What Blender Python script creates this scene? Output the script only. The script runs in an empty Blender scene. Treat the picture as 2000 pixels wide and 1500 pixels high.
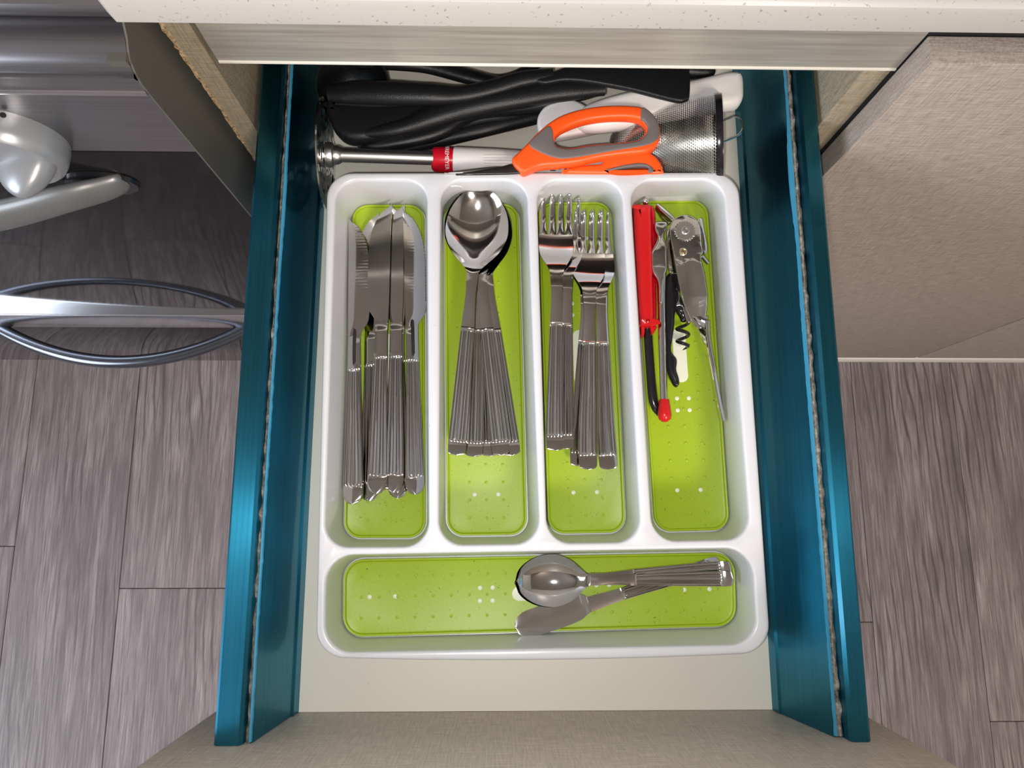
import bpy, bmesh, math, random
from mathutils import Vector, Matrix, noise
random.seed(7)
C = bpy.context.scene.collection
sc = bpy.context.scene
PI = math.pi

# ------------------------------------------------------------------ camera
F = 1373.9
def rot(p, y, r):
    cp, sp = math.cos(p), math.sin(p); cy, sy = math.cos(y), math.sin(y); cr, sr = math.cos(r), math.sin(r)
    Rx = Matrix(((1,0,0),(0,cp,-sp),(0,sp,cp))); Rz = Matrix(((cr,-sr,0),(sr,cr,0),(0,0,1))); Ry = Matrix(((cy,0,sy),(0,1,0),(-sy,0,cy)))
    return Ry @ Rx @ Rz
RM = rot(.180409, -.01851, -.00024)
CAM = Vector((-.02779, .14008, .53711))
cd = bpy.data.cameras.new('camera'); cam = bpy.data.objects.new('camera', cd); C.objects.link(cam)
cam.matrix_world = Matrix.Translation(CAM) @ RM.to_4x4()
cd.sensor_width = 36; cd.lens = F/2000*36; cd.clip_start = .01; cd.clip_end = 50
sc.camera = cam
# ------------------------------------------------------------------ world, light, exposure
wd = bpy.data.worlds.new('world'); sc.world = wd; wd.use_nodes = True
wd.node_tree.nodes['Background'].inputs[0].default_value = (.85, .92, 1, 1)
wd.node_tree.nodes['Background'].inputs[1].default_value = .25
sc.view_settings.view_transform = 'Standard'; sc.view_settings.look = 'None'
sc.view_settings.gamma = 1; sc.view_settings.use_curve_mapping = False; sc.view_settings.exposure = 0.0
def area(name, loc, size, power, col, target=None, sy=None):
    l = bpy.data.lights.new(name, 'AREA'); l.energy = power; l.color = col; l.size = size
    if sy: l.shape = 'RECTANGLE'; l.size_y = sy
    else: l.shape = 'DISK'
    o = bpy.data.objects.new(name, l); C.objects.link(o); o.location = loc
    if target is not None: o.rotation_euler = (Vector(target)-Vector(loc)).to_track_quat('-Z', 'Y').to_euler()
    return o
area('phone_flash_light', (-.043, .126, .540), .012, 1.65, (1, .985, .96))
area('window_light', (-1.95, -.7, .75), 1.3, 46, (.78, .87, 1), (0, .1, .1), 1.2)
area('warm_fill_light', (.7, -1.35, 1.6), .5, 34, (1, .89, .79), (.3, .3, -.3))  # unseen warm fill, added below the ceiling to brighten the upright fronts

# ------------------------------------------------------------------ pixel -> point on a real plane
def ray(px, py): return RM @ Vector(((px-1000)/F, (750-py)/F, -1))
def atz(px, py, z): d = ray(px, py); return CAM + d*((z-CAM.z)/d.z)
def aty(px, py, y): d = ray(px, py); return CAM + d*((y-CAM.y)/d.y)
def atx(px, py, x): d = ray(px, py); return CAM + d*((x-CAM.x)/d.x)

# ------------------------------------------------------------------ materials
MATS = {}
class NT:
    def __init__(s, name):
        s.m = bpy.data.materials.new(name); s.m.use_nodes = True; s.t = s.m.node_tree; s.b = s.t.nodes['Principled BSDF']
        MATS[name] = s.m
    def n(s, t, **k):
        x = s.t.nodes.new(t)
        for a, v in k.items():
            if a in x.inputs: x.inputs[a].default_value = v
            else: setattr(x, a, v)
        return x
    def l(s, a, b): s.t.links.new(a, b)
    def coords(s, scale=(1,1,1), kind='Object'):
        tc = s.n('ShaderNodeTexCoord'); mp = s.n('ShaderNodeMapping'); mp.inputs['Scale'].default_value = scale
        s.l(tc.outputs[kind], mp.inputs['Vector']); return mp.outputs[0]
    def noise(s, vec, scale, detail=3, rough=.5, dist=0):
        x = s.n('ShaderNodeTexNoise'); x.inputs['Scale'].default_value = scale; x.inputs['Detail'].default_value = detail
        x.inputs['Roughness'].default_value = rough; x.inputs['Distortion'].default_value = dist; s.l(vec, x.inputs['Vector']); return x.outputs['Fac']
    def ramp(s, fac, stops):
        r = s.n('ShaderNodeValToRGB'); e = r.color_ramp.elements
        while len(e) < len(stops): e.new(.5)
        for q, (p, c) in zip(e, stops): q.position = p; q.color = tuple(c) + (1,) if len(c) == 3 else c
        s.l(fac, r.inputs[0]); return r.outputs[0]
    def bump(s, h, strength, dist=.001, prev=None):
        b = s.n('ShaderNodeBump'); b.inputs['Strength'].default_value = strength; b.inputs['Distance'].default_value = dist
        s.l(h, b.inputs['Height'])
        if prev: s.l(prev, b.inputs['Normal'])
        s.l(b.outputs[0], s.b.inputs['Normal']); return b.outputs[0]
    def mix(s, f, a, b, mode='MIX'):
        x = s.n('ShaderNodeMix'); x.data_type = 'RGBA'; x.blend_type = mode
        for v, i in ((f, 0), (a, 6), (b, 7)):
            if hasattr(v, 'links'): s.l(v, x.inputs[i])
            else: x.inputs[i].default_value = v if i == 0 else tuple(v) + (1,)
        return x.outputs[2]
def srgb(r, g, b):
    f = lambda c: c/255/12.92 if c/255 <= .04045 else ((c/255+.055)/1.055)**2.4
    return (f(r), f(g), f(b))
def simple(name, col, rough=.5, metal=0, spec=.5, **k):
    t = NT(name); t.b.inputs['Base Color'].default_value = tuple(col) + (1,); t.b.inputs['Roughness'].default_value = rough
    t.b.inputs['Metallic'].default_value = metal; t.b.inputs['Specular IOR Level'].default_value = spec
    for a, v in k.items(): t.b.inputs[a.replace('_', ' ')].default_value = v
    return t
def speck(name, col, col2, rough, scale=900, thr=(.70, .76), spec=.5, bump=0):
    t = simple(name, col, rough, 0, spec); v = t.coords()
    n = t.noise(v, scale, 1); r = t.ramp(n, [(thr[0], (0,0,0)), (thr[1], (1,1,1))])
    big = t.noise(v, 6, 3); bc = t.mix(big, [c*.94 for c in col], [min(1, c*1.05) for c in col])
    t.l(t.mix(r, bc, col2), t.b.inputs['Base Color'])
    if bump: t.bump(n, bump, .0004)
    return t
t = simple('steel', (.60, .585, .57), .10, 1)
v = t.coords((1,1,1)); t.l(t.ramp(t.noise(v, 60, 3), [(.3, (.05,)*3), (.75, (.12,)*3)]), t.b.inputs['Roughness'])
t.bump(t.noise(v, 35, 2), .04, .001)
t = simple('steel_satin', (.62, .61, .59), .3, 1)
t = simple('chrome', (.70, .70, .70), .06, 1); t.bump(t.noise(t.coords(), 150, 2), .15, .0006)
simple('wire_steel', (.55, .55, .53), .25, 1)
simple('rivet_brass', (.72, .62, .42), .25, 1)
t = speck('tray_plastic', srgb(213, 213, 217), srgb(190, 190, 186), .28, 400, (.78, .8)); t.b.inputs['Subsurface Weight'].default_value = 0
t = speck('liner_green', srgb(158, 184, 26), srgb(92, 112, 18), .42, 700, (.73, .77), bump=.1)
simple('liner_white', srgb(232, 234, 214), .45)
t = speck('drawer_base', srgb(222, 216, 203), srgb(150, 146, 134), .4, 300, (.80, .82))
t = simple('black_nylon', (.008, .008, .009), .40, 0, .32); t.bump(t.noise(t.coords(), 900, 2), .25, .0006)
simple('black_gloss', (.012, .011, .014), .16, 0, .5)
simple('black_mark', (.005, .005, .005), .6)
simple('red_plastic', srgb(205, 22, 26), .25)
simple('red_collar', srgb(190, 14, 36), .22)
simple('orange_plastic', srgb(255, 92, 28), .38)
simple('grey_rubber', srgb(112, 104, 102), .6)
simple('white_plastic', srgb(232, 226, 222), .35)
simple('print_white', srgb(240, 225, 225), .5)
simple('masher_white', srgb(220, 213, 210), .4)
simple('silver_plastic', srgb(158, 160, 163), .32, .4)
simple('dark_blade', srgb(70, 66, 66), .35, .8)
t = simple('counter', srgb(214, 206, 196), .38); v = t.coords()
n = t.noise(v, 420, 2); r = t.ramp(n, [(.66, (0,0,0)), (.72, (1,1,1))]); t.l(t.mix(r, srgb(180, 174, 168), srgb(142, 133, 122)), t.b.inputs['Base Color'])
# brushed blue film on the drawer sides
t = simple('blue_film', (.02, .30, .45), .30, 1, Coat_Weight=.35, Coat_Roughness=.12)
tg = t.n('ShaderNodeTangent'); tg.direction_type = 'UV_MAP'; tg.uv_map = 'UVMap'; t.l(tg.outputs[0], t.b.inputs['Tangent']); t.b.inputs['Anisotropic'].default_value = .9
v = t.coords((600, 6, 600)); n = t.noise(v, 1, 3); t.l(t.mix(n, (.007, .100, .18), (.022, .20, .31)), t.b.inputs['Base Color'])
t.bump(n, .12, .0004)
gl = t.n('ShaderNodeBsdfAnisotropic'); gl.inputs['Color'].default_value = (.10, .60, .75, 1); gl.inputs['Roughness'].default_value = .10; gl.inputs['Anisotropy'].default_value = .9
t.l(tg.outputs[0], gl.inputs['Tangent']); mx = t.n('ShaderNodeMixShader'); mx.inputs[0].default_value = .12
t.l(t.b.outputs[0], mx.inputs[1]); t.l(gl.outputs[0], mx.inputs[2]); t.l(mx.outputs[0], t.t.nodes['Material Output'].inputs[0])
v2 = t.coords((1,1,1)); t.l(t.ramp(t.noise(v2, 14, 4), [(.3, (.32,)*3), (.7, (.46,)*3)]), t.b.inputs['Roughness'])
t = simple('film_edge', srgb(70, 160, 200), .4, .3); 
t = simple('foam', srgb(126, 118, 106), .9); v = t.coords((1,1,1)); n = t.noise(v, 220, 5, .7)
t.l(t.ramp(n, [(.3, srgb(70, 62, 54)), (.55, srgb(138, 130, 118)), (.75, srgb(196, 190, 180))]), t.b.inputs['Base Color']); t.bump(n, .8, .002)
def linen(name, c1, c2, rough=.55, ax='z'):
    t = simple(name, c1, rough)
    a = t.coords((55, 800, 800)); b = t.coords((800, 800, 55) if ax == 'z' else (800, 55, 800))
    na = t.noise(a, 1, 3, .6); nb = t.noise(b, 1, 3, .6)
    ad = t.n('ShaderNodeMath', operation='ADD'); t.l(na, ad.inputs[0]); t.l(nb, ad.inputs[1])
    hf = t.n('ShaderNodeMath', operation='MULTIPLY'); t.l(ad.outputs[0], hf.inputs[0]); hf.inputs[1].default_value = .5
    t.l(t.ramp(hf.outputs[0], [(.36, c2), (.62, c1)]), t.b.inputs['Base Color']); t.bump(hf.outputs[0], .45, .0006)
    return t
linen('linen_panel', srgb(176, 163, 152), srgb(136, 122, 112))
linen('linen_front', srgb(210, 200, 185), srgb(176, 165, 150))
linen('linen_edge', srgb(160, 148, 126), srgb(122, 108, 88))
t = simple('particle_board', srgb(178, 150, 112), .9); v = t.coords((1,1,1)); n = t.noise(v, 380, 4, .7)
t.l(t.ramp(n, [(.35, srgb(110, 84, 56)), (.5, srgb(176, 146, 108)), (.7, srgb(206, 184, 150))]), t.b.inputs['Base Color']); t.bump(n, 1, .002)
t = simple('rail_metal', srgb(176, 168, 155), .42, .25); v = t.coords((12, 400, 400)); n = t.noise(v, 1, 4)
v3 = t.coords((9, 30, 30)); m3 = t.noise(v3, 1, 4); t.l(t.mix(m3, t.ramp(n, [(.3, srgb(140, 132, 120)), (.7, srgb(186, 178, 166))]), srgb(150, 146, 136)), t.b.inputs['Base Color'])
simple('pale_lip', srgb(226, 220, 208), .4)
simple('gap_shade', (.01, .009, .008), .9)  # near-black puts the shade behind the door gaps into the colour
t = simple('stove_steel', (.40, .385, .39), .30, 1)
v = t.coords((6, 900, 900)); n = t.noise(v, 1, 3); t.l(t.mix(n, (.27, .255, .265), (.42, .40, .41)), t.b.inputs['Base Color'])
tg = t.n('ShaderNodeTangent'); tg.direction_type = 'UV_MAP'; tg.uv_map = 'UVMap'; t.l(tg.outputs[0], t.b.inputs['Tangent']); t.b.inputs['Anisotropic'].default_value = .7
simple('stove_side', srgb(98, 95, 88), .5, .3)
simple('stove_trim', (.75, .75, .78), .22, 1)
simple('oven_glass', (.010, .009, .010), .06, 0, .55)
t = simple('handle_grey', srgb(128, 128, 126), .38, .5); t.bump(t.noise(t.coords(), 1500, 1), .2, .0003)
simple('dark_tube', (.16, .17, .20), .22, .9)
# floor planks
t = simple('laminate', srgb(120, 110, 108), .5)
oi = t.n('ShaderNodeObjectInfo'); tc = t.n('ShaderNodeTexCoord'); mp = t.n('ShaderNodeMapping')
cb = t.n('ShaderNodeCombineXYZ'); mu = t.n('ShaderNodeMath', operation='MULTIPLY'); mu.inputs[1].default_value = 37
t.l(oi.outputs['Random'], mu.inputs[0]); t.l(mu.outputs[0], cb.inputs[0]); t.l(mu.outputs[0], cb.inputs[1])
t.l(tc.outputs['Object'], mp.inputs[0]); t.l(cb.outputs[0], mp.inputs['Location'])
def scaled(src, s3):
    m = t.n('ShaderNodeMapping'); m.inputs['Scale'].default_value = s3; t.l(src, m.inputs[0]); return m.outputs[0]
pv = mp.outputs[0]
fine = t.noise(scaled(pv, (430, 16, 1)), 1, 4, .6); mid = t.noise(scaled(pv, (34, 3.2, 1)), 1, 5, .62, 1.2); big = t.noise(scaled(pv, (6, 2.6, 1)), 1, 3)
wv = t.n('ShaderNodeTexWave'); wv.wave_type = 'RINGS'; wv.rings_direction = 'Z'; wv.inputs['Scale'].default_value = 1.3; wv.inputs['Distortion'].default_value = 5; wv.inputs['Detail'].default_value = 3; wv.inputs['Detail Scale'].default_value = 1.2
t.l(scaled(pv, (16, 3.4, 1)), wv.inputs[0])
c0 = t.ramp(mid, [(.28, srgb(96, 86, 85)), (.5, srgb(130, 119, 118)), (.72, srgb(154, 144, 142))])
c1 = t.mix(t.ramp(fine, [(.40, (0,0,0)), (.68, (1,1,1))]), c0, srgb(96, 86, 85)); 
mk = t.n('ShaderNodeMath', operation='MULTIPLY'); t.l(t.ramp(wv.outputs['Fac'], [(.0, (1,1,1)), (.22, (0,0,0))]), mk.inputs[0]); t.l(t.ramp(big, [(.45, (0,0,0)), (.62, (.85,.85,.85))]), mk.inputs[1])
c2 = t.mix(mk.outputs[0], c1, srgb(78, 68, 66))
hs = t.n('ShaderNodeHueSaturation'); ml = t.n('ShaderNodeMath', operation='MULTIPLY_ADD'); ml.inputs[1].default_value = .22; ml.inputs[2].default_value = 1.0
t.l(oi.outputs['Random'], ml.inputs[0]); t.l(ml.outputs[0], hs.inputs['Value']); t.l(c2, hs.inputs['Color']); t.l(hs.outputs[0], t.b.inputs['Base Color'])
t.bump(fine, .25, .0008)
simple('floor_under', (.03, .026, .025), .9)
simple('wall_paint', srgb(200, 195, 188), .8)
simple('ceiling_paint', srgb(170, 160, 150), .9)
M = MATS

# ------------------------------------------------------------------ object helpers
WM = {}
def finish(bm, ang=.6):
    bmesh.ops.recalc_face_normals(bm, faces=bm.faces)
    for f in bm.faces: f.smooth = True
    for e in bm.edges:
        if len(e.link_faces) == 2 and e.calc_face_angle(0) > ang: e.smooth = False
def obj(name, bm, mat, parent=None, ang=.6, recalc=True, label=None, kind=None, local=False):
    if recalc: finish(bm, ang)
    if parent is not None and not local: bm.transform(WM[parent.name].inverted())
    me = bpy.data.meshes.new(name); bm.to_mesh(me); bm.free()
    me.materials.append(M[mat] if isinstance(mat, str) else mat)
    o = bpy.data.objects.new(name, me); C.objects.link(o)
    if parent is not None: o.parent = parent; WM[o.name] = WM[parent.name]
    else: WM[o.name] = Matrix.Identity(4)
    if label: o['label'] = label
    if kind: o['kind'] = kind
    return o
def thing(name, label, cat, mw=(0,0,0), group=None):
    o = bpy.data.objects.new(name, None); C.objects.link(o); o.empty_display_size = .02
    mw = mw if isinstance(mw, Matrix) else Matrix.Translation(mw)
    o.matrix_world = mw; WM[o.name] = mw.copy(); o['label'] = label; o['category'] = cat
    if group: o['group'] = group
    return o
def dup(root, mw, label):
    r = root.copy(); C.objects.link(r); r.matrix_world = mw; r['label'] = label; WM[r.name] = mw.copy()
    for ch in [c for c in bpy.data.objects if c.parent == root]:
        c = ch.copy(); C.objects.link(c); c.parent = r; WM[c.name] = mw.copy()
        for g in [g for g in bpy.data.objects if g.parent == ch]:
            d = g.copy(); C.objects.link(d); d.parent = c
    return r
def box(bm, x0, x1, y0, y1, z0, z1):
    vs = [bm.verts.new(p) for p in ((x0,y0,z0),(x1,y0,z0),(x1,y1,z0),(x0,y1,z0),(x0,y0,z1),(x1,y0,z1),(x1,y1,z1),(x0,y1,z1))]
    return [bm.faces.new([vs[i] for i in f]) for f in ((0,3,2,1),(4,5,6,7),(0,1,5,4),(1,2,6,5),(2,3,7,6),(3,0,4,7))]
def bbox(x0, x1, y0, y1, z0, z1, bev=0, seg=2):
    bm = bmesh.new(); box(bm, x0, x1, y0, y1, z0, z1)
    if bev: bmesh.ops.bevel(bm, geom=list(bm.edges), offset=bev, segments=seg, affect='EDGES', profile=.5)
    return bm
def cr(pts, k=6, closed=True):
    """Catmull-Rom through control points"""
    P = [Vector(p) for p in pts]; n = len(P); out = []
    rng = range(n) if closed else range(n-1)
    for i in rng:
        if closed: a, b, c, d = P[i-1], P[i], P[(i+1) % n], P[(i+2) % n]
        else: a, b, c, d = P[max(i-1, 0)], P[i], P[i+1], P[min(i+2, n-1)]
        for j in range(k):
            t = j/k
            out.append(.5*((2*b)+(c-a)*t+(2*a-5*b+4*c-d)*t*t+(3*b-a-3*c+d)*t**3))
    if not closed: out.append(P[-1])
    return out
def area2(P): return sum(P[i-1].x*P[i].y-P[i].x*P[i-1].y for i in range(len(P)))
def inset(P, d):
    """shift a ccw loop inwards"""
    if area2(P) < 0: d = -d
    n = len(P); out = []
    for i in range(n):
        t = (P[(i+1) % n]-P[i-1]); t.z = 0
        if t.length < 1e-9: out.append(P[i].copy()); continue
        t.normalize(); out.append(P[i]+Vector((-t.y, t.x, 0))*d)
    return out
def bridge(bm, A, B):
    n = len(A)
    for i in range(n):
        try: bm.faces.new((A[i], A[(i+1) % n], B[(i+1) % n], B[i]))
        except ValueError: pass
def capfill(bm, vs):
    es = []
    for i in range(len(vs)):
        e = bm.edges.get((vs[i-1], vs[i])) or bm.edges.new((vs[i-1], vs[i])); es.append(e)
    return bmesh.ops.triangle_fill(bm, edges=es, use_beauty=True)
def slab(P, z0, z1, r=.0008, holes=(), bottom=True, bm=None, steps=3):
    """plate with rounded upper and lower rim; P list of Vectors (their z is added)"""
    bm = bm or bmesh.new(); tops = []; bots = []
    r = min(r, (z1-z0)/2)
    for li, L in enumerate([P]+list(holes)):
        sg = 1 if li == 0 else -1
        rings = []
        for k in range(steps+1):
            a = k/steps*PI/2; rings.append((r*(1-math.sin(a)), z0+r*(1-math.cos(a))))
        for k in range(steps+1):
            a = k/steps*PI/2; rings.append((r*(1-math.cos(a)), z1-r*(1-math.sin(a))))
        vr = []
        for d, z in rings:
            vr.append([bm.verts.new((p.x, p.y, p.z+z)) for p in inset(L, sg*d)])
        for a, b in zip(vr, vr[1:]): bridge(bm, a, b)
        tops.append(vr[-1]); bots.append(vr[0])
    for grp in (tops, bots):
        es = []
        for vs in grp:
            for i in range(len(vs)): es.append(bm.edges.get((vs[i-1], vs[i])) or bm.edges.new((vs[i-1], vs[i])))
        bmesh.ops.triangle_fill(bm, edges=es, use_beauty=True)
    return bm
def pxloop(pts, z, k=6, smooth=True):
    """world outline of a part lying at height z (pts may carry their own z)"""
    W = [atz(p[0], p[1], p[2] if len(p) > 2 else z) for p in pts]
    return cr(W, k) if smooth else W
def flat(L):  # drop z so that slab() heights are absolute
    return [Vector((p.x, p.y, 0)) for p in L]
def tube(pts, rad, seg=14, bm=None, flatz=1.0, caps=True, k=6, smooth=True):
    bm = bm or bmesh.new()
    P = [Vector(p) for p in pts]; R = list(rad) if hasattr(rad, '__len__') else [rad]*len(P)
    if smooth:
        Q = cr([(p.x, p.y, p.z) for p in P], k, False); RR = []
        for i in range(len(P)-1):
            for j in range(k): 
                t = j/k; t = t*t*(3-2*t); RR.append(R[i]*(1-t)+R[i+1]*t)
        RR.append(R[-1]); P, R = Q, RR
    rings = []; prev = None
    for i, p in enumerate(P):
        t = (P[min(i+1, len(P)-1)]-P[max(i-1, 0)]).normalized()
        if prev is None:
            up = Vector((0,0,1)) if abs(t.z) < .9 else Vector((0,1,0)); s = t.cross(up).normalized()
        else: s = (prev-t*prev.dot(t)).normalized()
        prev = s; u = s.cross(t).normalized()
        rings.append([bm.verts.new(p+(s*math.cos(a)+u*math.sin(a)*flatz)*R[i]) for a in [2*PI*j/seg for j in range(seg)]])
    for a, b in zip(rings, rings[1:]): bridge(bm, a, b)
    if caps:
        bm.faces.new(rings[0]); bm.faces.new(list(reversed(rings[-1])))
    return bm
def lathe(prof, mw, seg=32, bm=None):
    """prof: (r, h) along local z, placed by mw"""
    bm = bm or bmesh.new(); rings = []
    for r, h in prof:
        if r < 1e-6: rings.append([bm.verts.new(mw @ Vector((0,0,h)))])
        else: rings.append([bm.verts.new(mw @ Vector((r*math.cos(2*PI*j/seg), r*math.sin(2*PI*j/seg), h))) for j in range(seg)])
    for a, b in zip(rings, rings[1:]):
        if len(a) == 1 and len(b) == 1: continue
        if len(a) == 1: [bm.faces.new((a[0], b[j], b[(j+1) % seg])) for j in range(seg)]
        elif len(b) == 1: [bm.faces.new((a[j], a[(j+1) % seg], b[0])) for j in range(seg)]
        else: bridge(bm, a, b)
    if len(rings[0]) > 1: bm.faces.new(rings[0])
    if len(rings[-1]) > 1: bm.faces.new(rings[-1])
    return bm
def frame(o, zdir, up=(0,0,1)):
    z = Vector(zdir).normalized(); u = Vector(up)
    if abs(z.dot(u)) > .95: u = Vector((0,1,0))
    x = u.cross(z).normalized(); y = z.cross(x)
    return Matrix.Translation(o) @ Matrix((x, y, z)).transposed().to_4x4()
def extrude_profile(prof, axis, a0, a1, n=1, closed=True, wob=None):
    """prof: 2D list; axis 'y': (x,z) swept along y; axis 'x': (y,z) swept along x"""
    bm = bmesh.new(); rings = []
    for i in range(n+1):
        a = a0+(a1-a0)*i/n; r = []
        for j, (u, w) in enumerate(prof):
            du, dw = wob(j, a) if wob else (0, 0)
            r.append(bm.verts.new((u+du, a, w+dw) if axis == 'y' else (a, u+du, w+dw)))
        rings.append(r)
    m = len(prof)
    for A, B in zip(rings, rings[1:]):
        for i in range(m if closed else m-1): bm.faces.new((A[i], A[(i+1) % m], B[(i+1) % m], B[i]))
    if closed: bm.faces.new(rings[0]); bm.faces.new(list(reversed(rings[-1])))
    return bm
def uvs(o, fn):
    me = o.data; uv = me.uv_layers.new(name='UVMap')
    for l in me.loops: uv.data[l.index].uv = fn(me.vertices[l.vertex_index].co)
def sheet(rows, bm=None):
    """rows: list of lists of (x,y,ztop,zbot)"""
    bm = bm or bmesh.new()
    T = [[bm.verts.new((x, y, a)) for x, y, a, b in r] for r in rows]; B = [[bm.verts.new((x, y, b)) for x, y, a, b in r] for r in rows]
    n = len(rows[0])
    for i in range(len(rows)-1):
        for j in range(n-1):
            bm.faces.new((T[i][j], T[i][j+1], T[i+1][j+1], T[i+1][j])); bm.faces.new((B[i][j], B[i+1][j], B[i+1][j+1], B[i][j+1]))
        for j in (0, n-1): bm.faces.new((T[i][j], T[i+1][j], B[i+1][j], B[i][j]))
    for i in (0, -1):
        for j in range(n-1): bm.faces.new((T[i][j], T[i][j+1], B[i][j+1], B[i][j]))
    return bm
def lerp(tab, s):
    if s <= tab[0][0]: return tab[0][1]
    for (a, x), (b, y) in zip(tab, tab[1:]):
        if s <= b:
            t = (s-a)/(b-a); return x+(y-x)*t
    return tab[-1][1]
def slerp(tab, s):
    if s <= tab[0][0]: return tab[0][1]
    n = len(tab)
    for i in range(n-1):
        if s <= tab[i+1][0]:
            a, x = tab[i]; b, y = tab[i+1]; t = (s-a)/(b-a)
            m0 = 0 if i == 0 else (y-tab[i-1][1])/(b-tab[i-1][0]); m1 = 0 if i == n-2 else (tab[i+2][1]-x)/(tab[i+2][0]-a)
            h = b-a; return x*(2*t**3-3*t*t+1)+m0*h*(t**3-2*t*t+t)+y*(3*t*t-2*t**3)+m1*h*(t**3-t*t)
    return tab[-1][1]
def text_mesh(s, size, mw, depth=.0001):
    cu = bpy.data.curves.new('lettering', 'FONT'); cu.body = s; cu.size = size; cu.align_x = 'CENTER'; cu.align_y = 'CENTER'; cu.extrude = depth
    cu.resolution_u = 3; o = bpy.data.objects.new('lettering', cu); C.objects.link(o)
    bpy.context.view_layer.update(); me = bpy.data.meshes.new_from_object(o.evaluated_get(bpy.context.evaluated_depsgraph_get()))
    bm = bmesh.new(); bm.from_mesh(me); bm.transform(mw); bpy.data.objects.remove(o); bpy.data.curves.remove(cu); bpy.data.meshes.remove(me)
    return bm

# ================================================================== SETTING
FZ = -.66
fl = obj('floor', bbox(-2, 2, -2, 1.2, FZ-.05, FZ-.009), 'floor_under'); fl['kind'] = 'structure'
PW = .1762; X0 = -.645
joints = {-2: atz(10, 1067, FZ).y, 0: atz(340, 1149, FZ).y, 6: atz(1690, 1215, FZ).y, 8: atz(1975, 1409, FZ).y, -1: -.62, 7: -.55}
for k in range(-5, 13):
    x0 = X0+k*PW; j0 = joints.get(k, random.uniform(-.5, .6)); 
    ys = [j0+i*1.21 for i in range(-2, 3)]
    for a, b in zip(ys, ys[1:]):
        a, b = max(a, -1.95), min(b, 1.15)
        if b-a < .03: continue
        bm = bbox(x0+.0004, x0+PW-.0004, a+.0004, b-.0004, FZ-.009, FZ, .0007, 1)
        obj('plank', bm, 'laminate', fl)
for nm, b in (('wall_back', (-2, 2, 1.2, 1.3, FZ-.05, 1.85)), ('wall_front', (-2, 2, -2.1, -2, FZ-.05, 1.85)), ('wall_right', (2, 2.1, -2.1, 1.3, FZ-.05, 1.85))):
    obj(nm, bbox(*b), 'wall_paint')['kind'] = 'structure'
bm = bmesh.new()   # left wall has an opening for the window
for b in ((-2.1, -2, -2.1, -1.4, FZ-.05, 1.85), (-2.1, -2, 0, 1.3, FZ-.05, 1.85), (-2.1, -2, -1.4, 0, FZ-.05, .1), (-2.1, -2, -1.4, 0, 1.4, 1.85)): box(bm, *b)
obj('wall_left', bm, 'wall_paint')['kind'] = 'structure'
obj('ceiling', bbox(-2.1, 2.1, -2.1, 1.3, 1.85, 1.95), 'ceiling_paint')['kind'] = 'structure'
wn = bmesh.new()
for b in ((-2.08, -2.01, -1.4, -1.34, .1, 1.4), (-2.08, -2.01, -.06, 0, .1, 1.4), (-2.08, -2.01, -1.34, -.06, .1, .16), (-2.08, -2.01, -1.34, -.06, 1.34, 1.4), (-2.08, -2.01, -.73, -.67, .16, 1.34)): box(wn, *b)
obj('window_1', wn, 'liner_white')['kind'] = 'structure'

# ------------------------------------------------------------------ base cabinet round the open drawer
XL, XR, YC = -.227, .2245, .42
cab = thing('base_cabinet', 'linen textured base cabinet that the open drawer slides out of', 'cabinet', (0, YC, FZ))
TOPZ = .205
obj('side_panel', bbox(XL+.0035, XL+.018, YC, 1.0, FZ+.05, TOPZ-.001), 'linen_edge', cab)
def chip(j, a): 
    n = noise.noise(Vector((a*260, j*3.1, 0)))*.0011+noise.noise(Vector((a*70, j*1.1, 5)))*.0012; return (n, n*.5) if j in (0, 1) else (0, 0)
prof = [(XL+.0002, YC+.004), (XL+.0010, YC-.0004), (XL+.0035, YC-.0002), (XL+.0035, YC+.02), (XL+.0002, YC+.02)]
bm = bmesh.new(); rings = []
for i in range(261):
    z = FZ+.05+(TOPZ-.001-FZ-.05)*i/260; r = []
    for j, (x, y) in enumerate(prof):
        n, m = chip(j, z); r.append(bm.verts.new((x+n, y+m, z)))
    rings.append(r)
for a, b in zip(rings, rings[1:]): bridge(bm, a, b)
bm.faces.new(rings[0]); bm.faces.new(rings[-1])
obj('raw_edge', bm, 'particle_board', cab, label='chipped raw chipboard edge')
obj('side_panel', bbox(XR-.018, XR, YC, 1.0, FZ+.05, TOPZ-.001, .0006), 'linen_edge', cab)
obj('back_panel', bbox(XL+.018, XR-.018, .99, 1.0, FZ+.05, TOPZ-.001), 'linen_edge', cab)
# front rail under the worktop: brushed strip with a pale lip
zr = .135
rail = obj('front_rail', extrude_profile([(YC-.0015, zr+.002), (YC-.0015, TOPZ-.001), (YC+.014, TOPZ-.001), (YC+.014, zr+.002)], 'x', -.2045, XR+.0005), 'rail_metal', cab)
obj('rail_lip', bbox(-.2045, XR+.0005, YC-.0022, YC+.014, zr-.0006, zr+.0018, .0005), 'pale_lip', rail)
lf = obj('lower_door', bbox(XL+.001, XR-.001, YC-.019, YC-.001, FZ+.055, -.032, .0012), 'linen_front', cab)
obj('toe_kick', bbox(XL+.004, XR, YC+.04, YC+.055, FZ, FZ+.05), 'gap_shade', cab)

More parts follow.
